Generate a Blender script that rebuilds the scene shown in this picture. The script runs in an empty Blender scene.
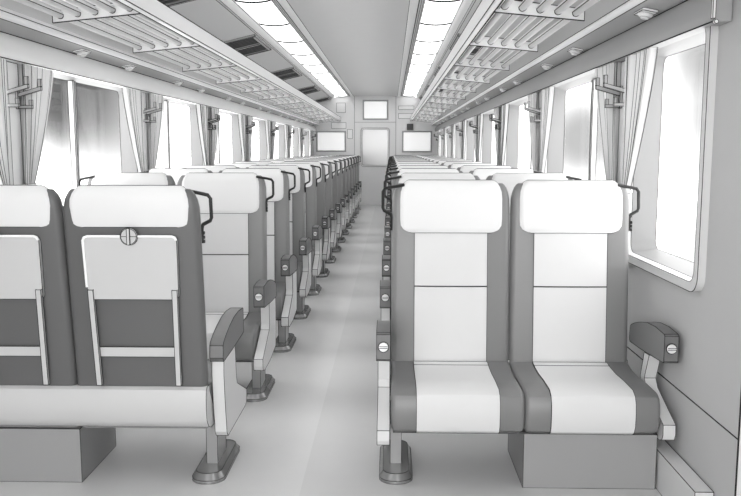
import bpy, bmesh, math, random
from mathutils import Vector, Matrix
random.seed(7)
S = bpy.context.scene
COL = S.collection
# ---------------------------------------------------------------- camera
F_PX = 790.0
cam_d = bpy.data.cameras.new('camera'); cam_d.sensor_width = 36.0; cam_d.lens = F_PX / 741 * 36
cam_d.clip_start = 0.05; cam_d.clip_end = 200
cam = bpy.data.objects.new('camera', cam_d); COL.objects.link(cam)
yd = Vector(((390.7-370.5)/F_PX, -(149.2-248)/F_PX, -1)).normalized()
up = Vector((0, -yd.z, yd.y)).normalized()
xd = yd.cross(up)
cam.matrix_world = Matrix.Translation((0, 0, 1.22)) @ Matrix((xd, yd, up)).to_4x4()
S.camera = cam
# ---------------------------------------------------------------- world: bright hazy daylight with soft grey cloud
W = bpy.data.worlds.new('sky'); S.world = W; W.use_nodes = True
nt = W.node_tree; nt.nodes.clear()
out = nt.nodes.new('ShaderNodeOutputWorld'); bg = nt.nodes.new('ShaderNodeBackground')
tc = nt.nodes.new('ShaderNodeTexCoord')
nt.links.new(bg.outputs[0], out.inputs[0]); bg.inputs[1].default_value = 4.0
WORLD_BLOBS = [  # direction, angular radius, darkest value
    ((-0.360, 1, 0.055), 0.13, 0.115), ((-0.43, 1, 0.085), 0.10, 0.15),
    ((0.240, 1, 0.014), 0.085, 0.12), ((0.430, 1, 0.045), 0.12, 0.13), ((0.375, 1, 0.14), 0.08, 0.22), ((0.42, 1, -0.12), 0.08, 0.18)]
acc = None
for d_, rad, dark in WORLD_BLOBS:
    dv = Vector(d_).normalized()
    dot = nt.nodes.new('ShaderNodeVectorMath'); dot.operation = 'DISTANCE'
    nt.links.new(tc.outputs['Generated'], dot.inputs[0]); dot.inputs[1].default_value = dv
    mr = nt.nodes.new('ShaderNodeMapRange'); mr.interpolation_type = 'SMOOTHSTEP'
    mr.inputs['From Min'].default_value = rad * 0.15; mr.inputs['From Max'].default_value = rad
    mr.inputs['To Min'].default_value = 1.0; mr.inputs['To Max'].default_value = 0.0
    nt.links.new(dot.outputs['Value'], mr.inputs['Value'])
    pw = nt.nodes.new('ShaderNodeMath'); pw.operation = 'POWER'; pw.inputs[0].default_value = dark
    nt.links.new(mr.outputs[0], pw.inputs[1]); mr = pw
    if acc is None: acc = mr.outputs[0]
    else:
        mu = nt.nodes.new('ShaderNodeMath'); mu.operation = 'MULTIPLY'
        nt.links.new(acc, mu.inputs[0]); nt.links.new(mr.outputs[0], mu.inputs[1]); acc = mu.outputs[0]
sc = nt.nodes.new('ShaderNodeVectorMath'); sc.operation = 'SCALE'; sc.inputs[0].default_value = (1.06, 1.06, 1.06)
nt.links.new(acc, sc.inputs['Scale'])
nt.links.new(sc.outputs[0], bg.inputs[0])
S.view_settings.view_transform = 'Standard'; S.view_settings.look = 'None'
S.view_settings.exposure = 0.27; S.view_settings.gamma = 1.0
try: S.view_settings.use_curve_mapping = False
except Exception: pass
S.cycles.max_bounces = 10; S.cycles.diffuse_bounces = 7; S.cycles.transparent_max_bounces = 24
LAMP = 1.75
def area(name, loc, target, sx, sy, power):
    l = bpy.data.lights.new(name, 'AREA'); l.shape = 'RECTANGLE'; l.size = sx; l.size_y = sy; l.energy = power
    o = bpy.data.objects.new(name, l); COL.objects.link(o); o.location = loc
    o.rotation_euler = (Vector(target)-Vector(loc)).to_track_quat('-Z', 'Y').to_euler(); return o

# added fill light behind the camera, shining in through the near-end opening
area('near_end_fill', (-.33, -5.0, 2.0), (-.33, 5, 1.0), 2.4, 2.0, 88)
# ---------------------------------------------------------------- materials
def mat(name, g, rough=0.6, metal=0.0, spec=0.3, emit=0, noise=0.0, translucent=0, coat=0):
    m = bpy.data.materials.new(name); m.use_nodes = True
    n = m.node_tree.nodes; b = n['Principled BSDF']; L = m.node_tree.links
    c = (g, g, g*1.0, 1)
    b.inputs['Base Color'].default_value = c
    b.inputs['Roughness'].default_value = rough; b.inputs['Metallic'].default_value = metal
    b.inputs['Specular IOR Level'].default_value = spec
    if coat: b.inputs['Coat Weight'].default_value = coat; b.inputs['Coat Roughness'].default_value = 0.15
    if emit:
        b.inputs['Emission Color'].default_value = (1, 1, 1, 1); b.inputs['Emission Strength'].default_value = emit
    if noise:
        t = n.new('ShaderNodeTexCoord'); x = n.new('ShaderNodeTexNoise'); x.inputs['Scale'].default_value = 9
        x.inputs['Detail'].default_value = 4
        r = n.new('ShaderNodeMapRange'); r.inputs['To Min'].default_value = g*(1-noise); r.inputs['To Max'].default_value = g*(1+noise)
        L.new(t.outputs['Object'], x.inputs['Vector']); L.new(x.outputs[0], r.inputs['Value'])
        cb = n.new('ShaderNodeCombineColor')
        for i in range(3): L.new(r.outputs[0], cb.inputs[i])
        L.new(cb.outputs[0], b.inputs['Base Color'])
    if translucent:
        tr = n.new('ShaderNodeBsdfTranslucent'); tr.inputs[0].default_value = (g, g, g, 1)
        mx = n.new('ShaderNodeMixShader'); mx.inputs[0].default_value = translucent
        L.new(b.outputs[0], mx.inputs[1]); L.new(tr.outputs[0], mx.inputs[2])
        L.new(mx.outputs[0], n['Material Output'].inputs[0])
    return m
M = {}
M['ink'] = mat('dark_edge_seam', 0.03, 0.8, spec=0.1)
M['pelmet_shaded'] = mat('pelmet_shaded', 0.37, 0.6)  # right pelmet only: darker tone paints in its shaded side
M['wall'] = mat('wall_laminate', 0.50, 0.6, noise=0.02)
M['end'] = mat('end_wall_laminate', 0.86, 0.6, noise=0.02)
M['ceiling'] = mat('ceiling_panel', 0.66, 0.7, noise=0.02)
M['side_ceiling'] = mat('side_ceiling_panel', 0.63, 0.7)
M['trim'] = mat('trim_grey', 0.50, 0.4)
M['trim_light'] = mat('trim_light', 0.80, 0.45)
M['band'] = mat('band_grey', 0.42, 0.6)
M['rack'] = mat('rack_aluminium', 0.84, 0.35, spec=0.5)
M['tube'] = mat('rack_tube', 0.60, 0.35, spec=0.5)
M['rackdark'] = mat('rack_grey', 0.42, 0.45)
M['floor'] = mat('floor_vinyl', 0.68, 0.26, spec=0.5, noise=0.02)
M['floor2'] = mat('floor_vinyl_darker', 0.63, 0.26, spec=0.5, noise=0.02)
M['housing'] = mat('rear_housing', 0.57, 0.35, spec=0.4)
M['panel_glow'] = mat('white_panel_added_glow', 0.85, 0.4, emit=0.38)  # slight glow added so the blank end-wall panels come out white
M['white'] = mat('white_cloth', 0.77, 0.6, spec=0.3)
M['fabric'] = mat('light_fabric', 0.69, 0.6, spec=0.3, noise=0.02)
M['bolster'] = mat('grey_fabric', 0.20, 0.38, spec=0.5)
M['back'] = mat('dark_back_fabric', 0.12, 0.40, spec=0.4)
M['shell'] = mat('light_shell', 0.68, 0.35, spec=0.4)
M['tray'] = mat('tray_plastic', 0.56, 0.5)
M['pad'] = mat('arm_pad_plastic', 0.15, 0.35, spec=0.5)
M['post'] = mat('post_metal', 0.34, 0.35, metal=0.3)
M['foot'] = mat('foot_metal', 0.32, 0.22, metal=0.6)
M['black'] = mat('black_metal', 0.02, 0.35)
M['button'] = mat('button_chrome', 0.80, 0.3, metal=0.2)
M['box'] = mat('heater_grey', 0.31, 0.55)
M['curtain'] = mat('curtain_cloth', 0.74, 0.8, spec=0.1, translucent=0.10)
M['frame'] = mat('window_frame', 0.62, 0.35, spec=0.5)
M['reveal'] = mat('window_reveal', 0.30, 0.5)
M['hook'] = mat('hook_metal', 0.52, 0.35, metal=0.5)
M['mesh'] = mat('grille_dark', 0.035, 0.7)
M['lamp'] = mat('diffuser_lit', 0.9, 0.5, emit=LAMP)
M['paper'] = mat('paper_white', 0.95, 0.6)
M['sensor'] = mat('sensor_dark', 0.10, 0.5)
def glass(name, g, fac=0.07, rough=0.02):
    m = bpy.data.materials.new(name); m.use_nodes = True; n = m.node_tree.nodes; n.clear(); L = m.node_tree.links
    o = n.new('ShaderNodeOutputMaterial'); t = n.new('ShaderNodeBsdfTransparent'); t.inputs[0].default_value = (g, g, g, 1)
    s = n.new('ShaderNodeBsdfGlossy'); s.inputs['Roughness'].default_value = rough
    x = n.new('ShaderNodeMixShader'); x.inputs[0].default_value = fac
    L.new(t.outputs[0], x.inputs[1]); L.new(s.outputs[0], x.inputs[2]); L.new(x.outputs[0], o.inputs[0]); return m
M['glass'] = glass('window_glass', 0.99)
M['frost'] = mat('frosted_glass', 0.72, 0.12, spec=0.6)

# ---------------------------------------------------------------- mesh builder
class MB:
    def __init__(s, lr=0.0013, ang=38): s.v = []; s.f = []; s.m = []; s.nl = set(); s.lines = []; s.lr = lr; s.ang = ang
    def add(s, vs, fs, mi=0, noline=False):
        b = len(s.v); s.v += [tuple(p) for p in vs]
        for f in fs:
            if noline: s.nl.add(len(s.f))
            s.f.append(tuple(b+i for i in f)); s.m.append(mi)
    def box(s, x0, x1, y0, y1, z0, z1, mi=0, noline=False):
        v = [(x, y, z) for z in (z0, z1) for y in (y0, y1) for x in (x0, x1)]
        s.add(v, [(0,2,3,1), (4,5,7,6), (0,1,5,4), (2,6,7,3), (0,4,6,2), (1,3,7,5)], mi, noline); return s
    def quad(s, a, b, c, d, mi=0): s.add([a, b, c, d], [(0,1,2,3)], mi); return s
    def loft(s, loops, cap0=True, cap1=True, closed=True, mi=0, noline=False):
        n = len(loops[0]); vs = [p for l in loops for p in l]; fs = []
        for i in range(len(loops)-1):
            for j in range(n if closed else n-1):
                k = (j+1) % n
                fs.append((i*n+j, i*n+k, (i+1)*n+k, (i+1)*n+j))
        if cap0: fs.append(tuple(range(n-1, -1, -1)))
        if cap1: fs.append(tuple((len(loops)-1)*n+j for j in range(n)))
        s.add(vs, fs, mi, noline); return s
    def prism_x(s, prof, x0, x1, mi=0, noline=False):
        return s.loft([[(x, y, z) for y, z in prof] for x in (x0, x1)], mi=mi, noline=noline)
    def prism_y(s, prof, y0, y1, mi=0, noline=False):
        return s.loft([[(x, y, z) for x, z in prof] for y in (y0, y1)], mi=mi, noline=noline)
    def strip_y(s, path, y0, y1, mi=0):
        return s.loft([[(x, y, z) for x, z in path] for y in (y0, y1)], cap0=False, cap1=False, closed=False, mi=mi)
    def tube(s, pts, r, n=8, mi=0, round_end=False, cap=True, noline=True):
        pts = [Vector(p) for p in pts]; loops = []
        u = None
        for i, p in enumerate(pts):
            t = (pts[min(i+1, len(pts)-1)] - pts[max(i-1, 0)]).normalized()
            if u is None:
                a = Vector((0, 0, 1)) if abs(t.z) < 0.9 else Vector((1, 0, 0))
                u = t.cross(a).normalized()
            u = (u - t*u.dot(t)).normalized(); w = t.cross(u)
            loops.append((p, t, u, w, r))
        L = []
        def ring(p, u, w, rr): return [tuple(p + (u*math.cos(2*math.pi*k/n) + w*math.sin(2*math.pi*k/n))*rr) for k in range(n)]
        if round_end:
            p, t, u, w, _ = loops[0]
            for a in (80, 50, 25): L.append(ring(p - t*(r*math.sin(math.radians(a))) + t*r, u, w, r*math.cos(math.radians(a))))
        for i, (p, t, u, w, _) in enumerate(loops):
            if round_end and i == 0: p = p + t*r
            if round_end and i == len(loops)-1: p = p - t*r
            k = 1.0
            if 0 < i < len(loops)-1:
                c = (pts[i]-pts[i-1]).normalized().dot((pts[i+1]-pts[i]).normalized()); k = 1/max(0.5, math.sqrt((1+c)/2))
            L.append(ring(p, u, w, r*k))
        if round_end:
            p, t, u, w, _ = loops[-1]
            for a in (25, 50, 80): L.append(ring(p + t*(r*math.sin(math.radians(a))) - t*r, u, w, r*math.cos(math.radians(a))))
        s.loft(L, cap, cap, mi=mi, noline=noline); return s
    def disc(s, c, axis, r, h, n=20, mi=0, bevel=0.0, noline=False):
        a = Vector(axis).normalized(); q = Vector((0, 0, 1)) if abs(a.z) < 0.9 else Vector((1, 0, 0))
        u = a.cross(q).normalized(); w = a.cross(u); c = Vector(c)
        def ring(o, rr): return [tuple(c + a*o + (u*math.cos(2*math.pi*k/n) + w*math.sin(2*math.pi*k/n))*rr) for k in range(n)]
        L = [ring(0, r), ring(h-bevel, r)] + ([ring(h, r-bevel)] if bevel else [])
        s.loft(L, mi=mi, noline=noline); return s
    def build(s, name, mats, parent=None, outline=True):
        if not isinstance(mats, (list, tuple)): mats = [mats]
        mats = list(mats)
        me = bpy.data.meshes.new(name)
        v = list(s.v); f = list(s.f); mi = list(s.m)
        nbase = len(f)
        segs = list(s.lines)
        if outline:
            bm = bmesh.new(); bv = [bm.verts.new(p) for p in v]
            bf = []
            for i, q in enumerate(f):
                try: fc = bm.faces.new([bv[k] for k in q]); fc.material_index = 1 if i in s.nl else 0
                except ValueError: pass
            bm.normal_update()
            th = math.radians(s.ang)
            for e in bm.edges:
                lf = e.link_faces
                if any(x.material_index for x in lf): continue
                if len(lf) == 1 or (len(lf) == 2 and lf[0].normal.angle(lf[1].normal, 0) > th):
                    segs.append((e.verts[0].co.copy(), e.verts[1].co.copy()))
            bm.free()
        if segs:
            ik = len(mats); mats.append(M['ink'])
            for a, b in segs:
                a = Vector(a); b = Vector(b); t = b - a
                if t.length < 1e-5: continue
                t.normalize(); q = Vector((0, 0, 1)) if abs(t.z) < 0.9 else Vector((1, 0, 0))
                u = t.cross(q).normalized(); w = t.cross(u)
                o = len(v)
                for p in (a, b):
                    for k in range(4):
                        an = math.pi/4 + k*math.pi/2
                        v.append(tuple(p + (u*math.cos(an) + w*math.sin(an))*s.lr))
                for k in range(4):
                    f.append((o+k, o+(k+1) % 4, o+4+(k+1) % 4, o+4+k)); mi.append(ik)
        me.from_pydata(v, [], f); me.update()
        for m_ in mats: me.materials.append(m_)
        me.polygons.foreach_set('material_index', mi)
        # consistent outward normals
        bm = bmesh.new(); bm.from_mesh(me); bmesh.ops.recalc_face_normals(bm, faces=bm.faces); bm.to_mesh(me); bm.free()
        me.polygons.foreach_set('use_smooth', [True]*len(me.polygons))
        me.set_sharp_from_angle(angle=math.radians(32))
        o = bpy.data.objects.new(name, me); COL.objects.link(o)
        if parent: o.parent = parent
        return o
def tag(o, label, cat, group=None, kind=None):
    o['label'] = label; o['category'] = cat
    if group: o['group'] = group
    if kind: o['kind'] = kind
    return o
def struct(o): o['kind'] = 'structure'; return o
def empty(name, loc=(0, 0, 0), rz=0):
    o = bpy.data.objects.new(name, None); COL.objects.link(o); o.location = loc; o.rotation_euler = (0, 0, rz)
    o.empty_display_size = 0.1; return o
KIDS = {}
def copy_tree(o, parent=None):
    c = o.copy(); COL.objects.link(c)
    if parent: c.parent = parent
    for ch in [x for x in ALL() if x.parent == o]: copy_tree(ch, c)
    return c
def ALL(): return list(COL.objects)
def index_tree(o):                       # (object, [children trees])
    return (o, [index_tree(ch) for ch in o.children])
def dup_tree(t, parent=None):
    c = t[0].copy(); COL.objects.link(c)
    if parent: c.parent = parent
    for ch in t[1]: dup_tree(ch, c)
    return c
def rrect(cx, cy, hx, hy, r, n=4):
    r = min(r, hx*0.999, hy*0.999); P = []
    for (sx, sy, a0) in ((1, 1, 0), (-1, 1, 90), (-1, -1, 180), (1, -1, 270)):
        for k in range(n+1):
            a = math.radians(a0 + 90*k/n)
            P.append((cx + sx*(hx-r) + r*math.cos(a), cy + sy*(hy-r) + r*math.sin(a)))
    return P
ORD = ['first', 'second', 'third', 'fourth', 'fifth', 'sixth', 'seventh', 'eighth', 'ninth', 'tenth', 'eleventh',
       'twelfth', 'thirteenth', 'fourteenth', 'fifteenth', 'sixteenth', 'seventeenth', 'eighteenth']
C0 = -0.332          # centre line of the car
HW = 1.36            # half width at the walls
YE = 17.39           # end wall
Y0 = -1.6             # near edge of what is modelled
def sd(side, u): return C0 + side*u
LR = 0.0026
SIDE = {-1: 'left', 1: 'right'}

# ---------------------------------------------------------------- floor
m = MB(0.002); m.box(C0-HW-0.14, -.321, Y0, YE, -0.05, 0.0); m.box(-.321, C0+HW+0.40, Y0, YE, -0.05, 0.0, 1)
struct(m.build('floor', [M['floor'], M['floor2']], outline=False))
# ---------------------------------------------------------------- end wall
m = MB(0.006)
m.prism_y([(sd(-1, HW+0.1), 0), (sd(1, HW+0.1), 0), (sd(1, HW+0.1), 2.20), (sd(1, 0.95), 2.33), (sd(1, .5), 2.40), (sd(-1, .5), 2.40), (sd(-1, .95), 2.33), (sd(-1, HW+0.1), 2.20)], YE, YE+0.08)
struct(m.build('wall_end', M['end'], outline=False))
# ---------------------------------------------------------------- ceiling centre panel, light troughs, side ceiling
m = MB(LR)
m.strip_y([(C0-.476, 2.363), (C0+.476, 2.363)], Y0, YE)
struct(m.build('ceiling', M['ceiling'], outline=False))
for s in (-1, 1):
    m = MB(LR)
    # rounded inner trim, three fine ribs, outer trim
    P = [(.476, 2.385), (.476, 2.363), (.484, 2.353), (.504, 2.346), (.529, 2.348), (.546, 2.357), (.549, 2.372)]
    m.strip_y([(sd(s, u), z) for u, z in P], Y0, YE, 0)
    for a in (.554, .570, .586):
        m.strip_y([(sd(s, a), 2.372), (sd(s, a), 2.358), (sd(s, a+.012), 2.358), (sd(s, a+.012), 2.372)], Y0, YE, 1)
        m.lines.append(((sd(s, a-.002), Y0, 2.360), (sd(s, a-.002), YE, 2.360)))
    m.strip_y([(sd(s, .549), 2.372), (sd(s, .602), 2.372), (sd(s, .602), 2.39), (sd(s, .882), 2.39), (sd(s, .882), 2.353)], Y0, YE, 1)
    Q = [(.882, 2.353), (.894, 2.340), (.912, 2.328), (.940, 2.320), (.942, 2.314)]
    m.strip_y([(sd(s, u), z) for u, z in Q], Y0, YE, 0)
    for u, z in ((.476, 2.362), (.547, 2.357), (.882, 2.352), (.942, 2.317)):
        m.lines.append(((sd(s, u), Y0, z), (sd(s, u), YE, z)))
    o = struct(m.build('trim_1' if s < 0 else 'trim_2', [M['trim_light'], M['trim']], outline=False))
    # side ceiling
    m = MB(LR)
    m.strip_y([(sd(s, .942), 2.314), (sd(s, .954), 2.312), (sd(s, .957), 2.307), (sd(s, HW), 2.212)], Y0, YE)
    m.lines += [((sd(s, .956), Y0, 2.309), (sd(s, .956), YE, 2.309)), ((sd(s, .945), YE-.003, 2.310), (sd(s, HW), YE-.003, 2.212))]
    struct(m.build('ceiling_%s' % SIDE[s], M['side_ceiling'], outline=False))
# ceiling light strips: diffuser sections with rounded ends
for s in (-1, 1):
    t = empty('ceiling_light', (sd(s, .742), 9.4, 2.37))
    tag(t, 'long lit ceiling light strip on the %s of the aisle ceiling' % SIDE[s], 'ceiling light', 'lit strips along the ceiling')
    y = 6.30 - 1.16*6
    while y < YE-.2:
        y1 = min(y+1.16, YE-.02); m = MB(0.015)
        loops = []
        for yy in (y+.004, y1-.004):
            loops.append([(s*0.139*math.sin(math.radians(a))/math.sin(math.radians(60)), yy-9.4, -(0.018*(math.cos(math.radians(a))-0.5)*2) + 0.003) for a in range(-60, 61, 12)])
        m.loft(loops, False, False, closed=False)
        for l in loops[-1:]:
            for a, b in zip(l[:-1], l[1:]): m.lines.append((a, b))
        m.build('diffuser', M['lamp'], t, outline=False); y += 1.16
    m = MB(); m.box(-.139, .139, Y0-9.4, YE-.02-9.4, .006, .012); m.build('housing', M['trim_light'], t, outline=False)

# ---------------------------------------------------------------- side walls with window openings
ZB, ZT = 0.775, 1.63
PIL = [3.53 + 1.875*k for k in range(8)]
WIN = [(2.60, PIL[0]-.10)] + [(p+.10, p+1.875-.10) for p in PIL[:-1]]
def upper_section():  # u, z from the window head up to the side ceiling
    return
for s in (-1, 1):
    m = MB(LR); X = sd(s, HW)
    ynear = 2.268 if s > 0 else Y0
    inward = s
    def wq(y0, y1, z0, z1, mi=0): m.quad((X, y0, z0), (X, y1, z0), (X, y1, z1), (X, y0, z1), mi)
    wq(ynear, YE, 0.37, ZB); wq(ynear, YE, 0.0, 0.37); wq(ynear, YE, ZT, 2.215)
    yy = ynear
    for a, b in WIN:
        wq(yy, a, ZB, ZT); yy = b
    wq(yy, YE, ZB, ZT)
    m.lines.append(((X, ynear, 0.37), (X, YE, 0.37)))
    m.lines.append(((X, ynear, 0.0), (X, YE, 0.0)))
    m.lines.append(((X, YE, 0.0), (X, YE, 1.6)))
    if s > 0:
        m.lines += [((X, ynear, 0), (X, ynear, 1.6))]
    o = m.build('wall_%s' % SIDE[s], M['wall'], outline=False); struct(o)
    # upper wall above the windows: sloping panel, round bead, recessed lamp band
    m = MB(LR*.7)
    m.strip_y([(sd(s, HW-.002), 1.835), (sd(s, 1.212), 1.766)], Y0, YE, 0)
    bead = [(1.212, 1.766)]
    for a in range(90, 271, 20):
        bead.append((1.222 + .018*math.cos(math.radians(a)) , 1.7525 + .0150*math.sin(math.radians(a))))
    m.strip_y([(sd(s, u), z) for u, z in bead], Y0, YE, 0)
    m.strip_y([(sd(s, 1.222), 1.7375), (sd(s, 1.330), 1.716)], Y0, YE, 1)
    m.lines += [((sd(s, 1.211), Y0, 1.766), (sd(s, 1.211), YE, 1.766)), ((sd(s, 1.224), Y0, 1.737), (sd(s, 1.224), YE, 1.737))]
    struct(m.build('trim_3' if s < 0 else 'trim_4', [M['rack'], M['band']], outline=False))
    # rolled pelmet over the windows
    yp = 2.475 if s > 0 else Y0
    m = MB(LR)
    prof = [(1.335, 1.722), (1.325, 1.715), (1.312, 1.700), (1.304, 1.680), (1.299, 1.655), (1.297, 1.63), (1.299, 1.612), (1.304, 1.603), (1.358, 1.603)]
    m.strip_y([(sd(s, u), z) for u, z in prof], yp, YE)
    m.add([(sd(s, u), yp, z) for u, z in prof+[(1.358, 1.722)]], [tuple(range(len(prof)+1))])
    m.quad((sd(s, 1.335), yp, 1.722), (sd(s, 1.358), yp, 1.722), (sd(s, 1.358), YE, 1.722), (sd(s, 1.335), YE, 1.722))
    m.lines += [((sd(s, 1.325), yp, 1.715), (sd(s, 1.325), YE, 1.715)), ((sd(s, 1.303), yp, 1.603), (sd(s, 1.303), YE, 1.603))]
    e = [(sd(s, u), YE-.004, z) for u, z in prof]
    for a, b in zip(e[:-1], e[1:]): m.lines.append((a, b))
    struct(m.build('trim_5' if s < 0 else 'trim_6', [M['rack'] if s < 0 else M['pelmet_shaded']], outline=False))
# end cap of the right pelmet and its knob
t = empty('pelmet_end_cap', (sd(1, 1.30), 2.465, 1.70)); tag(t, 'narrow light end cap closing the near end of the right window pelmet', 'trim piece')
m = MB(0.001); m.box(-.004, .004, -.004, .009, -.090, .03); m.build('plate', M['trim_light'], t)
m = MB(0.001); m.disc((.006, .004, -.100), (0, -1, 0), .006, .012, 12); m.build('knob', M['trim_light'], t)
# light partition beside the near end of the right wall
m = MB(0.002); m.box(sd(1, HW)+.002, sd(1, HW)+.40, 2.27, 2.30, 0, 2.2); struct(m.build('wall_right', M['shell']))
m = MB(0.002); m.box(sd(1, HW)+.37, sd(1, HW)+.40, Y0, 2.27, 0, 2.3); struct(m.build('wall_right', M['wall'], outline=False))
m = MB(0.002); m.quad((sd(1, HW)-.01, Y0, 2.216), (sd(1, HW)+.4, Y0, 2.216), (sd(1, HW)+.4, 2.3, 2.216), (sd(1, HW)-.01, 2.3, 2.216)); struct(m.build('ceiling_right', M['ceiling'], outline=False))
m = MB(0.002)
for q in ((C0-HW-.05, C0-1.2, 0, 2.42), (C0+1.2, C0+HW+.4, 0, 2.42), (C0-1.2, C0+1.2, 0, .25), (C0-1.2, C0+1.2, 2.25, 2.42)):
    m.box(q[0], q[1], Y0-.05, Y0, q[2], q[3])
struct(m.build('wall_near', M['end'], outline=False))  # unseen near wall, its opening added to let the fill light in

# ---------------------------------------------------------------- windows
def win_loop(s, off, y0, y1, z0, z1, r, n=5):
    return [(sd(s, HW+off), y, z) for y, z in rrect((y0+y1)/2, (z0+z1)/2, (y1-y0)/2, (z1-z0)/2, r, n)]
wn = 0
for s in (-1, 1):
    for k, (a, b) in enumerate(WIN):
        wn += 1
        yc = (a+b)/2
        root = struct(empty('window_%d' % wn, (sd(s, HW), yc, ZB)))
        def loc(L): return [[(x-sd(s, HW), y-yc, z-ZB) for x, y, z in l] for l in L]
        lr = 0.0013 if k == 0 else (0.0018 if k < 3 else 0.0026)
        m = MB(lr, 50)
        m.loft(loc([win_loop(s, .002, a-.028, b+.028, ZB-.028, ZT+.02, .06), win_loop(s, -.026, a-.028, b+.028, ZB-.028, ZT+.02, .06),
                    win_loop(s, -.026, a+.004, b-.004, ZB+.004, ZT-.01, .045), win_loop(s, .012, a+.006, b-.006, ZB+.006, ZT-.012, .045)]), False, False)
        m.build('window_frame', M['frame'], root)
        m = MB(lr, 50)
        m.loft(loc([win_loop(s, .012, a+.004, b-.004, ZB+.004, ZT-.01, .045), win_loop(s, .115, a+.022, b-.022, ZB+.022, ZT-.03, .04)]), False, False)
        L1 = loc([win_loop(s, .114, a+.022, b-.022, ZB+.022, ZT-.03, .04)])[0]
        for i in range(len(L1)): m.lines.append((L1[i], L1[(i+1) % len(L1)]))
        m.build('window_reveal', M['reveal'], root, outline=False)
        m = MB(lr); xg = s*.118
        m.box(xg-.003, xg+.003, a-yc+.01, b-yc-.01, .01, ZT-ZB-.02); m.build('pane', M['glass'], root, outline=False)
        if k:
            m = MB(lr); m.box(min(s*.085, s*.112), max(s*.085, s*.112), -.022, .022, .02, ZT-ZB-.03); 
            m.lines += [((s*.084, 0.004, .02), (s*.084, 0.004, ZT-ZB-.03))]
            m.build('mullion', M['frame'], root)

# light cover strips on the pillars between the windows
for s in (-1, 1):
    for k, p in enumerate(PIL):
        m = MB(.0014 if k < 2 else .0024); a, b = sorted((sd(s, HW-.001), sd(s, HW-.010)))
        m.box(a, b, p-.062, p+.062, ZB-.02, 1.601)
        struct(m.build('trim_%d' % (10+k+(8 if s > 0 else 0)), M['rack']))
# ---------------------------------------------------------------- end wall fittings
def plate(name, x0, x1, z0, z1, mt, label, cat, th=.012, fr=0, fm=None, lr=0.005):
    y = YE-.001
    t = empty(name, ((x0+x1)/2, y, z0)); tag(t, label, cat)
    hx = (x1-x0)/2; h = z1-z0
    if fr:
        m = MB(lr)
        m.box(-hx, hx, -th, 0, 0, fr); m.box(-hx, hx, -th, 0, h-fr, h); m.box(-hx, -hx+fr, -th, 0, fr, h-fr); m.box(hx-fr, hx, -th, 0, fr, h-fr)
        m.lines = []; m.build('frame', fm, t, outline=False)
        m = MB(lr); m.box(-hx+fr, hx-fr, -th*.5, 0, fr, h-fr)
        m.build('panel', mt, t, outline=False)
    else:
        m = MB(lr); m.box(-hx, hx, -th, 0, 0, h); m.build('panel', mt, t)
    return t
EF = M['band']
plate('poster_frame', -.61, -.055, 1.850, 2.280, M['panel_glow'], 'blank white framed panel above the end door', 'poster', fr=.035, fm=EF)
plate('poster_frame', -1.63, -.975, 1.160, 1.615, M['panel_glow'], 'blank white framed panel left of the end door, under the notices', 'poster', fr=.035, fm=EF)
plate('poster_frame', .245, .90, 1.150, 1.615, M['panel_glow'], 'blank white framed panel right of the end door', 'poster', fr=.035, fm=EF)
plate('access_panel', -1.18, -.985, 2.012, 2.216, M['end'], 'small square grey cover high on the end wall, left of the door', 'panel', th=.006, lr=.004)
plate('notice', -1.291, -.975, 1.668, 1.797, M['paper'], 'wide white notice directly above the left framed panel', 'notice', th=.004, lr=.004)
plate('notice', -.943, -.834, 1.452, 1.646, M['paper'], 'upright white notice between the left framed panel and the door', 'notice', th=.004, lr=.004)
plate('notice', .166, .50, 2.074, 2.150, M['paper'], 'slim white notice right of the door, the upper of two', 'notice', th=.004, lr=.004)
plate('notice', .167, .48, 1.882, 1.989, M['paper'], 'white notice right of the door, the lower of two', 'notice', th=.004, lr=.004)
plate('wall_sensor', .353, .484, 1.634, 1.764, M['sensor'], 'small dark square box above the right framed panel', 'sensor', th=.02, lr=.004)
# header panel lines + door
m = MB(0.005)
for x in (-.79, .11):
    m.box(x-.006, x+.006, YE-.006, YE, 0, 2.36)
m.box(-.784, .104, YE-.006, YE, 1.798, 1.808)
struct(m.build('trim_7', M['band'], outline=False))
d = struct(empty('door_1', (-.34, YE, 0)))
m = MB(0.003)
zl = [rrect(-.0, 1.262, .31, .418, .06), rrect(0, 1.262, .295, .403, .05)]
o = m.box(-.42, .42, -.012, -.002, .01, 1.79); m.build('door_leaf', M['end'], d, outline=False)
m = MB(0.004, 60); m.loft([[(x, -.013, z) for x, z in zl[0]], [(x, -.03, z) for x, z in zl[0]], [(x, -.03, z) for x, z in rrect(0, 1.262, .282, .39, .045)], [(x, -.014, z) for x, z in rrect(0, 1.262, .282, .39, .045)]], False, False)
m.build('window_gasket', M['trim_light'], d)
m = MB(0.004); m.loft([[(x, -.013, z) for x, z in rrect(0, 1.262, .283, .391, .045)], [(x, -.018, z) for x, z in rrect(0, 1.262, .283, .391, .045)]]); m.build('window_pane', M['frost'], d, outline=False)
m = MB(0.004); m.box(-.375, -.345, -.05, -.012, .98, 1.08); m.build('door_handle', M['hook'], d)

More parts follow.
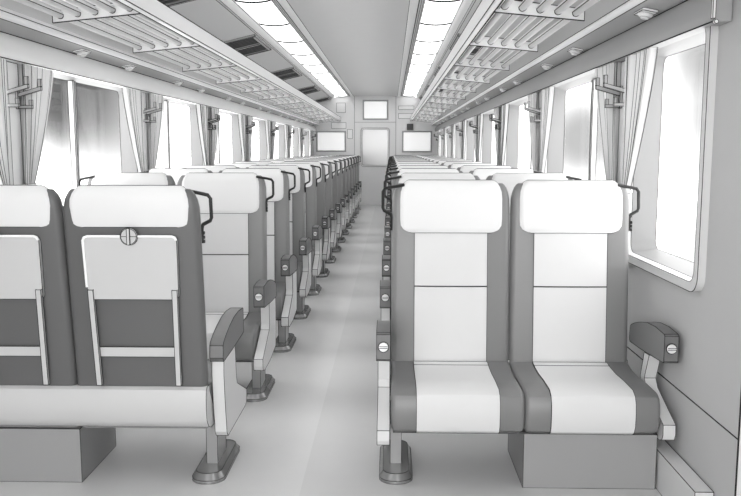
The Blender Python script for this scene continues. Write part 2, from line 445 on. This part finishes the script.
# ---------------------------------------------------------------- ceiling vents
dz = (2.307-2.212)/(HW-.957); ang = math.atan(dz)
vents = []
def make_vent(lr):
    t = empty('ceiling_vent')
    m = MB(lr); w, l, h = .165, .52, .022; f = .03
    m.box(-w, w, -l, -l+f, -h, .0); m.box(-w, w, l-f, l, -h, 0); m.box(-w, -w+f, -l+f, l-f, -h, 0); m.box(w-f, w, -l+f, l-f, -h, 0); m.box(-w+f, w-f, -.03, .03, -h, 0)
    m.build('frame', M['band'], t)
    for y0, y1 in ((-l+f, -.03), (.03, l-f)):
        m = MB(lr); m.box(-w+f, w-f, y0, y1, -.004, 0, 0, True)
        n = 6
        for i in range(n):
            yy = y0 + (y1-y0)*(i+.5)/n
            m.box(-w+f, w-f, yy-.008, yy+.008, -.014, -.004, 1, True)
        m.build('grille', [M['mesh'], M['sensor']], t)
    return t
proto = make_vent(.003); tr = None
for s in (-1, 1):
    for k in range(5):
        yc = 2.19 + 3.0*k + 0.0
        if tr is None: o = proto; bpy.context.view_layer.update(); tr = index_tree(proto)
        else: o = dup_tree(tr)
        u = 1.128; o.location = (sd(s, u), yc+3.0, 2.307 - (u-.957)*dz + .001); o.rotation_euler = (0, s*ang, 0)
        tag(o, 'dark slotted ceiling vent, %s from the near end, above the %s rack' % (ORD[k], SIDE[s]), 'vent', 'ceiling vents above the luggage racks')

# ---------------------------------------------------------------- luggage racks
BR = [2.487 + 1.113*k for k in range(14)]
UT = [.830+.078*k for k in range(5)]
def zr(u): return 1.820 - (u-.788)*0.098
for s in (-1, 1):
    t = empty('luggage_rack', (sd(s, HW), 9.4, 1.80))
    tag(t, 'long tubular overhead luggage rack above the %s windows' % SIDE[s], 'luggage rack', 'overhead luggage racks')
    ox, oy, oz = sd(s, HW), 9.4, 1.80
    m = MB(.0024)
    P = [(.755, 1.826), (.755, 1.908), (.762, 1.914), (.785, 1.914), (.790, 1.908), (.790, 1.828), (.785, 1.822), (.761, 1.822)]
    m.loft([[(sd(s, u)-ox, y-oy, z-oz) for u, z in P] for y in (1.2, YE-.02)])
    m.build('front_rail', M['rack'], t, outline=True)
    m = MB(.0016); m.box(*(sorted((sd(s, .797)-ox, sd(s, .805)-ox))), 1.2-oy, YE-.02-oy, 1.832-oz, 1.842-oz); m.build('inner_rail', M['rack'], t)
    bo = None
    for y in BR:
        if bo is None:
            m = MB(.0022)
            q = [(.790, zr(.790)), (1.182, zr(1.182)), (1.182, zr(1.182)+.050), (.790, zr(.790)+.060)]
            m.prism_y([(sd(s, u)-ox, z-oz) for u, z in q], -.004, .004)
            bo = m.build('bracket', M['rack'], t)
            bo.location = (0, y-oy, 0)
        else:
            c = bo.copy(); COL.objects.link(c); c.location = (0, y-oy, 0); c.parent = t
    to = None
    ends = [Y0-.1] + BR + [YE-.02]
    for i in range(len(BR)):
        y0 = BR[i]; y1 = BR[i]+1.113
        for u in UT:
            last = y1 > YE
            if to is None:
                m = MB(.0020)
                m.tube([(0, -.545, 0), (0, .545, 0)], .0180, 12, round_end=True)
                m.lines += [((q_*.0178, -.532, -.002), (q_*.0178, .532, -.002)) for q_ in (-1, 1)]
                for e_ in (-1, 1):
                    for a_ in range(180, 360, 30):
                        P_ = [(.0178*math.cos(math.radians(t_)), e_*(.532+.0125*abs(math.sin(math.radians(t_)))), .0178*math.sin(math.radians(t_))) for t_ in (a_, a_+30)]
                        m.lines.append((P_[0], P_[1]))
                to = m.build('tube', M['tube'], t); c = to
            else:
                c = to.copy(); COL.objects.link(c); c.parent = t
            yc = (y0+y1)/2
            c.location = (sd(s, u)-ox, yc-oy, zr(u)+.030-oz)
            if last: c.scale = (1, (YE-.02-y0)/1.13, 1); c.location.y = (y0+YE-.01)/2-oy
    # bay before the first bracket
    for u in UT:
        c = to.copy(); COL.objects.link(c); c.parent = t; c.location = (sd(s, u)-ox, BR[0]-.557-oy, zr(u)+.030-oz)

# ---------------------------------------------------------------- reading lamps
def make_lamp():
    t = empty('reading_lamp')
    m = MB(.0014); m.loft([[(x, y, 0) for x, y in rrect(0, 0, .028, .062, .008)], [(x, y, -.008) for x, y in rrect(0, 0, .028, .055, .008)]]); m.build('base_plate', M['trim_light'], t)
    m = MB(.0011, 60); m.disc((0, 0, -.008), (0, 0, -1), .028, .012, 16, bevel=.006); m.build('lamp_body', M['trim_light'], t)
    m = MB(.0007, 60); m.disc((0, 0, -.020), (0, 0, -1), .016, .008, 14, bevel=.003); m.build('lens', M['button'], t)
    return t
tr = None
for s in (-1, 1):
    ys = sorted([3.04+1.875*k for k in range(8)] + [4.17+1.875*k for k in range(8)])
    n = 0
    for y in ys:
        if y > YE-.3: continue
        if tr is None: o = make_lamp(); bpy.context.view_layer.update(); tr = index_tree(o)
        else: o = dup_tree(tr)
        o.location = (sd(s, 1.277), y, 1.7262); o.rotation_euler = (0, s*math.radians(11.3), 0)
        tag(o, 'small reading lamp under the %s luggage rack, %s from the near end' % (SIDE[s], ORD[n]), 'reading lamp', 'reading lamps under the racks'); n += 1

# ---------------------------------------------------------------- coat hooks
def make_hook(s, lr):      # origin on the wall, arms reach into the cabin
    t = empty('coat_hook'); d = -s
    def bx(m, u0, u1, y0, y1, z0, z1):
        a, b = sorted((d*u0, d*u1)); m.box(a, b, y0, y1, z0, z1)
    m = MB(lr); bx(m, 0, .010, -.010, .010, -.075, .02); m.build('back_plate', M['hook'], t)
    m = MB(lr)
    m.loft([[(d*.010, y, z) for y, z in ((-.007, -.022), (.007, -.022), (.007, -.006), (-.007, -.006))], [(d*.115, y, z) for y, z in ((-.007, .008), (.007, .008), (.007, .024), (-.007, .024))]])
    bx(m, .101, .115, -.007, .007, .022, .056); m.build('upper_hook', M['hook'], t)
    m = MB(lr); bx(m, .010, .070, -.007, .007, -.073, -.060); bx(m, .058, .070, -.007, .007, -.060, -.036); m.build('lower_hook', M['hook'], t)
    return t
for s in (-1, 1):
    trs = {}
    for k, p in enumerate(PIL):
        for j, dy in enumerate((-.095, .035)):
            key = 0 if k < 2 else 1
            if key not in trs:
                o = make_hook(s, .0014 if key == 0 else .0035); bpy.context.view_layer.update(); trs[key] = index_tree(o)
            else: o = dup_tree(trs[key])
            o.location = (sd(s, HW-.011), p+dy, 1.475)
            tag(o, 'double metal coat hook on the %s wall, %s pillar, %s of its pair' % (SIDE[s], ORD[k], ('nearer', 'farther')[j]), 'coat hook', 'coat hooks on the window pillars')

# ---------------------------------------------------------------- curtains
def make_curtain(s, dirn, lr):
    # origin at the pillar foot of the curtain; dirn -1 = near side, +1 = far side of the pillar
    m = MB(lr); NS, NT = 72, 22
    rnd = random.Random(5 if dirn > 0 else 9)
    ph = [rnd.uniform(-.5, .5) for _ in range(12)]
    if dirn > 0: top0, top1, bot0, bot1 = .060, .37, .030, .10
    else: top0, top1, bot0, bot1 = -.115, -.47, -.125, -.20
    zt, ztie, ze = 1.6005, 1.05, .72
    loops = []
    for i in range(NT+1):
        f = i/NT; z = zt + (ztie-zt)*f
        g = 1 - (1-f)**1.0; g = f**1.25
        amp = .015*(1-f*.40); L = []
        for j in range(NS+1):
            q = j/NS
            a = top0 + (bot0-top0)*g; b = top1 + (bot1-top1)*g
            qq = q + .012*math.sin(q*17+ph[1])
            y = a + (b-a)*qq
            w = math.sin(2*math.pi*(7.5*q) + 1.1*math.sin(q*9+ph[2]) + .5*f) + .35*math.sin(2*math.pi*15*q+ph[3])
            x = .034 + amp*w*.9
            L.append((-s*x, y, z))
        loops.append(L)
    # gathered tail below the tie
    for i in range(1, 7):
        f = i/6; z = ztie + (ze-ztie)*f; L = []
        for j in range(NS+1):
            q = j/NS; a = bot0; b = bot1
            wd = .7 + .25*f if i > 1 else .6
            y = (a+b)/2 + (q-.5)*(b-a)*wd
            x = .038 + .008*math.sin(2*math.pi*4*q)
            L.append((-s*x, y, z))
        loops.append(L)
    m.loft(loops, False, False, closed=False, noline=True)
    for j in list(range(3, NS, 4)) + [0, NS]:
        for i in range(NT):
            m.lines.append((loops[i][j], loops[i+1][j]))
    o = m.build('curtain', M['curtain'], None, outline=False)
    # tie band
    mt = MB(lr); y0, y1 = sorted((bot0, bot1)); 
    a, b = sorted((-s*.014, -s*.060))
    mt.loft([[(x, y, ztie-.014) for x, y in rrect((a+b)/2, (y0+y1)/2, (b-a)/2, (y1-y0)/2*.86, .012)], [(x, y, ztie+.014) for x, y in rrect((a+b)/2, (y0+y1)/2, (b-a)/2, (y1-y0)/2*.86, .012)]])
    mt.build('tie_band', M['white'], o)
    return o
for s in (-1, 1):
    trs = {}
    for k, p in enumerate(PIL):
        for dirn in (-1, 1):
            key = (dirn, 0 if k < 2 else 1)
            if key not in trs:
                o = make_curtain(s, dirn, .0011 if k < 2 else .0022); bpy.context.view_layer.update(); trs[key] = index_tree(o)
            else: o = dup_tree(trs[key])
            o.location = (sd(s, HW), p, 0)
            tag(o, 'pleated white curtain tied back on the %s side of the %s pillar, %s wall' % ('near' if dirn < 0 else 'far', ORD[k], SIDE[s]), 'curtain', 'tied-back curtains between the windows')

# ---------------------------------------------------------------- wall duct (right) and (left)
for s in (-1, 1):
    m = MB(.0014); a, b = sorted((sd(s, HW-.003)-sd(s, HW), sd(s, HW-.062)-sd(s, HW)))
    m.box(a, b, 0, YE-2.41-.01, 0, .143)
    o = m.build('floor_duct', M['shell']); o.location = (sd(s, HW), 2.41, 0)
    tag(o, 'low light heating duct running along the foot of the %s wall' % SIDE[s], 'duct')

# ---------------------------------------------------------------- double seats
def make_double_seat(a, lr, flip=False):
    """local: faces -y, aisle side at x = a*0.5 (a = -1 or +1), floor z = 0"""
    root = empty('double_seat')
    # shell
    m = MB(lr, 45)
    prof = [(.13, .206), (.175, .210), (.210, .225), (.232, .255), (.240, .30), (.238, .34), (.230, .366), (.218, .374), (.185, .374), (.18, .35), (.10, .24), (-.12, .235), (-.12, .208)]
    m.prism_x(prof, -.477, .477)
    m.prism_x([(-.195, .203), (.10, .203), (.10, .2075), (-.195, .2075)], -.468, .468, mi=1)
    m.build('seat_shell', [M['housing'], M['bolster']], root)
    for cx in (-.2385, .2385):
        # cushion
        m = MB(lr, 60)
        cp = [(.19, .209), (-.165, .208), (-.205, .211), (-.222, .222), (-.232, .245), (-.234, .29), (-.230, .325), (-.218, .348), (-.190, .362), (-.08, .363), (.02, .359), (.10, .362), (.19, .372)]
        pc = (sum(p[0] for p in cp)/len(cp), sum(p[1] for p in cp)/len(cp))
        def ins(d):
            L = []
            n = len(cp)
            for i in range(n):
                p0, p1, p2 = cp[i-1], cp[i], cp[(i+1) % n]
                t = (p2[0]-p0[0], p2[1]-p0[1]); l = math.hypot(*t)
                nx, nz = t[1]/l, -t[0]/l
                if (pc[0]-p1[0])*nx + (pc[1]-p1[1])*nz < 0: nx, nz = -nx, -nz
                L.append((p1[0]+nx*d, p1[1]+nz*d))
            return L
        R_ = .018; loops = []
        for t in (0, 30, 60, 90):
            pass
        xs = []
        L = []
        for t in (0, 22, 45, 67, 90):
            L.append([(cx-.2380+R_*(1-math.cos(math.radians(90-t)) if False else 1-math.cos(math.radians(t))), y, z) for y, z in ins(R_*(1-math.sin(math.radians(t))))])
        Rr = [[(2*cx-x, y, z) for x, y, z in l] for l in reversed(L)]
        m.loft(L+Rr)
        cu = m.build('cushion', M['bolster'], root, outline=False)
        m = MB(lr, 50)
        top = cp[1:-1]
        outp = [(.155, .3685)] + [(y, z) for y, z in reversed(top)]
        # centre strip follows the cushion a hair above it
        path = []
        for i, (y, z) in enumerate(outp):
            q0 = outp[max(i-1, 0)]; q1 = outp[min(i+1, len(outp)-1)]
            tx, tz = q1[0]-q0[0], q1[1]-q0[1]; l = math.hypot(tx, tz) or 1
            path.append((y + tz/l*.004, z - tx/l*.004))
        path2 = [(y, z) for y, z in reversed(outp)]
        m.prism_x(path+path2, cx-.148, cx+.148)
        m.lines.append(((cx-.147, .118, .3685), (cx+.147, .118, .3685)))
        m.build('cushion_centre_panel', M['fabric'], cu)
        # rear welt
        # backrest body, lofted upward
        m = MB(lr, 60)
        secs = []
        zs = [.345, .40, .50, .62, .75, .88, .98, 1.02, 1.048, 1.066, 1.079, 1.084]
        def front(z): return .168 + (z-.345)*.072
        def rear(z): return .212 + (z-.345)*.095
        def hw(z):
            b = .2378 - max(0, z-.7)*.006
            if z > 1.0: b -= .036*(1-math.sqrt(max(0, 1-((z-1.0)/.085)**2)))
            return b
        for z in zs:
            f_, r_ = front(z), rear(z); c_, h_ = (f_+r_)/2, (r_-f_)/2
            if z > 1.03: h_ *= math.sqrt(max(.05, 1-((z-1.03)/.057)**2))
            secs.append([(x, y, z) for x, y in rrect(cx, c_, hw(z), h_, .024, 4)])
        m.loft(secs)
        for sg in (-1, 1):
            pl = [(cx+sg*hw(z), (front(z)+rear(z))/2, z) for z in zs]
            for p0, p1 in zip(pl[:-1], pl[1:]): m.lines.append((p0, p1))
        bk = m.build('backrest', [M['bolster']], root, outline=False)
        # colour the rear half with the darker rear fabric
        me = bk.data; me.materials.clear(); me.materials.append(M['bolster']); me.materials.append(M['back'])
        for p in me.polygons:
            c = p.center
            if c.y > (front(c.z)+rear(c.z))/2 + .004: p.material_index = 1
            else: p.material_index = 0
        # front centre panel with seam
        m = MB(lr, 50)
        for z0, z1 in ((.366, .672), (.675, .905)):
            n = 5; L = []
            for i in range(n+1):
                z = z0+(z1-z0)*i/n; y = front(z)
                L.append([(cx-.146, y+.004, z), (cx-.146, y-.003, z), (cx-.07, y-.007, z), (cx+.07, y-.007, z), (cx+.146, y-.003, z), (cx+.146, y+.004, z)])
            m.loft(L)
        m.build('backrest_centre_panel', M['fabric'], bk)
        # headrest cover
        m = MB(lr, 70)
        L = []
        H0, H1 = .888, 1.096
        zz = [H0, H0+.008, H0+.022, H0+.05, H0+.09, 1.02, 1.050, 1.069, 1.082, 1.092, 1.096]
        for z in zz:
            f_, r_ = front(z)-.008, rear(z)+.007
            w_ = .2085 if not flip else .2115
            if z < H0+.035: w_ -= .030*(1-math.sqrt(max(0, 1-((H0+.035-z)/.035)**2)))
            if z > 1.03: w_ -= .046*(1-math.sqrt(max(0, 1-((z-1.03)/.067)**2)))
            c_, h_ = (f_+r_)/2, (r_-f_)/2
            if z > 1.03: h_ *= math.sqrt(max(.04, 1-((z-1.03)/.067)**2))
            ring = []
            for x, y in rrect(cx, c_, w_, h_, .022, 4):
                sh = .066*max(0, (y-f_)/(r_-f_))*max(0, 1-(z-H0)/.15)
                ring.append((x, y, z+sh))
            L.append(ring)
        m.loft(L, False, True)
        for i in range(len(L[0])): m.lines.append((L[0][i], L[0][(i+1) % len(L[0])]))
        # piping over the shoulders and along the top edge
        ridge = []
        for q, z in enumerate(zz):
            ring = L[q]; xs_ = [p[0] for p in ring]; ys_ = [p[1] for p in ring]; ym = (min(ys_)+max(ys_))/2
            ridge.append((max(xs_), ym, z + (.5*.066*max(0, 1-(z-H0)/.15)), min(xs_)))
        for sg in (0, 1):
            pl = [((r_[0] if sg else r_[3]), r_[1], r_[2]) for r_ in ridge]
            for p0, p1 in zip(pl[:-1], pl[1:]): m.lines.append((p0, p1))
        n_ = 1.0*lr
        m.box(ridge[-1][3], ridge[-1][0], ridge[-1][1]-n_, ridge[-1][1]+n_, ridge[-1][2]-.001, ridge[-1][2]+1.5*lr, 1, True)
        m.build('headrest_cover', [M['white'], M['ink']], bk, outline=False)
        # folding table on the rear
        def ry(z): return rear(z)
        m = MB(lr, 50)
        zt_, zb_ = .922, .700
        out_ = []
        for x, z in rrect(0, (zt_+zb_)/2, .162, (zt_-zb_)/2, .018, 4):
            k = 1 if z > .8 else .955
            if z < .72: z = zb_ if z < .70 else z
            out_.append((x*(1 if z > .8 else .98), z))
        m.loft([[(cx+x, ry(z)+.002, z) for x, z in out_], [(cx+x, ry(z)+.018, z) for x, z in out_]], True, True)
        ft = m.build('folding_table', [M['tray']], bk)
        m = MB(lr)
        q = [(cx-.150, .300), (cx-.162, .722)]
        for sx in (-1, 1):
            x0 = sx*.163; x1 = sx*.158
            A = (cx+sx*.147, ry(.735)+.020, .735); B = (cx+sx*.142, ry(.385)+.020, .385)
            L2 = []
            for P_ in (B, A):
                L2.append([(P_[0]-.009, P_[1]-.006, P_[2]), (P_[0]+.009, P_[1]-.006, P_[2]), (P_[0]+.009, P_[1]+.006, P_[2]), (P_[0]-.009, P_[1]+.006, P_[2])])
            m.loft(L2)
        m.loft([[(cx-.142, ry(z)+.002, z), (cx+.142, ry(z)+.002, z), (cx+.142, ry(z)+.009, z), (cx-.142, ry(z)+.009, z)] for z in (.488, .524)])
        m.build('table_support', M['tray'], bk)
        m = MB(lr)
        kc = (cx, ry(.924)+.016, .924)
        m.disc(kc, (0, 1, 0), .030, .009, 24, bevel=.003)
        m.box(cx-.005, cx+.005, kc[1]+.009, kc[1]+.015, .896, .952)
        m.lines += [((cx-.03, kc[1]+.010, .924), (cx+.03, kc[1]+.010, .924))]
        m.build('table_latch', M['tray'], bk)
        # white rim round the table top
        m = MB(lr*.8)
        rp = [(cx-.166, ry(.80)+.019, .80)] + []
        pts = [(cx-.1615, .910), (cx-.156, .920), (cx-.146, .924), (cx+.146, .924), (cx+.156, .920), (cx+.1615, .910), (cx+.160, .745)]
        m.tube([(x, ry(z)+.019, z) for x, z in pts], .0045, 6)
        m.build('table_rim', M['paper'], bk)
    # armrests
    for sx in (-1, 1):
        x0, x1 = sorted((sx*.480, sx*.529))
        m = MB(lr, 30)
        if flip: pr = [(.155, .455), (.160, .40), (.150, .30), (.130, .175), (.112, .155), (-.240, .155), (-.262, .163), (-.272, .185), (-.275, .215), (-.08, .300), (-.065, .33), (-.05, .46)]
        elif sx == a: pr = [(.160, .455), (.165, .40), (.160, .30), (.145, .20), (-.060, .172), (-.235, .172), (-.258, .180), (-.268, .198), (-.266, .235), (-.06, .330), (-.045, .355), (-.05, .46)]
        else: pr = [(-.005, .458), (.030, .36), (.02, .30), (-.05, .19), (-.08, .188), (-.205, .188), (-.232, .198), (-.242, .220), (-.240, .255), (-.04, .330), (-.015, .36), (-.06, .46)]
        xs0, xs1 = sorted((sx*.482, sx*.526))
        m.ang = 34; m.prism_x(pr, xs0, xs1)
        ar = m.build('armrest', M['shell'], root)
        m = MB(lr, 30)
        pp = [(-.215, .474), (-.222, .480), (-.220, .570), (-.212, .576), (-.12, .582), (-.03, .577), (.05, .562), (.12, .543), (.165, .526), (.175, .515), (.180, .470), (.172, .456), (.03, .460)]
        m.prism_x(pp, x0, x1); m.build('arm_pad', M['pad'], ar)
        m = MB(lr); xc = (x0+x1)/2
        m.disc((xc, -.219, .526), (0, -1, 0), .0200, .005, 20, mi=1, noline=True)
        m.disc((xc, -.224, .526), (0, -1, 0), .0165, .005, 20, bevel=.002, noline=True)
        m.lines += [((xc-.015, -.2295, .529), (xc+.015, -.2295, .529)), ((xc-.015, -.2295, .523), (xc+.015, -.2295, .523))]
        m.build('recline_button', [M['button'], M['black']], ar)
        # grab handle
        m = MB(lr)
        X = sx
        pts = [(sx*.425, .226, 1.078), (sx*.480, .238, 1.068), (sx*.502, .240, 1.063), (sx*.511, .240, 1.051), (sx*.512, .236, .985), (sx*.507, .234, .974), (sx*.480, .230, .960), (sx*.476, .230, .945), (sx*.476, .228, .895)]
        m.tube(pts, .0062, 8)
        for z in (.93, .915, .90): m.disc((sx*.478, .222, z), (sx, 0, 0), .006, .006, 10, noline=True)
        m.build('grab_handle', M['black'], root, outline=False)
    # base box carrying the window-side seat
    m = MB(lr); x0, x1 = sorted((-a*.002, -a*.478)); yo = .012 if flip else -.018
    m.box(x0, x1, yo-.18, yo+.18, 0, .204); m.build('base_box', M['box'], root)
    # leg
    lx = a*.458
    m = MB(lr); m.box(lx-.021, lx+.021, -.065, .085, .030, .23); lg = m.build('leg', M['post'], root)
    m = MB(lr, 30)
    m.loft([[(lx+x, y, z) for x, y in rrect(0, .008, hx, hy, r, 6)] for hx, hy, r, z in ((.062, .190, .056, 0.0), (.062, .190, .056, .012), (.048, .172, .044, .034))])
    m.build('foot_plate', M['foot'], lg)
    return root
ROWS = 15
for s in (-1, 1):
    protos = {}
    for k in range(ROWS):
        y = 2.95 + .938*k
        flip = (s < 0 and k == 0)
        a = 1 if flip else 1
        aisle = -s            # aisle is towards the centre
        if flip: key = ('flip',)
        else: key = (0,) if k < 2 else ((1,) if k < 5 else (2,))
        if key not in protos:
            lr = {('flip',): .0013, (0,): .0013, (1,): .0020, (2,): .0032}[key]
            o = make_double_seat(-aisle if flip else aisle, lr, flip)
            bpy.context.view_layer.update(); protos[key] = index_tree(o)
        else: o = dup_tree(protos[key])
        o.location = (.481 if s > 0 else (-1.132 if flip else -1.126), y, 0)
        o.rotation_euler = (0, 0, math.pi if flip else 0)
        if flip: lab = 'double seat seen from behind with folding tables, nearest on the left of the aisle'
        else: lab = 'grey and white double seat facing the camera, %s row on the %s of the aisle' % (ORD[k], SIDE[s])
        tag(o, lab, 'seat', 'double train seats')
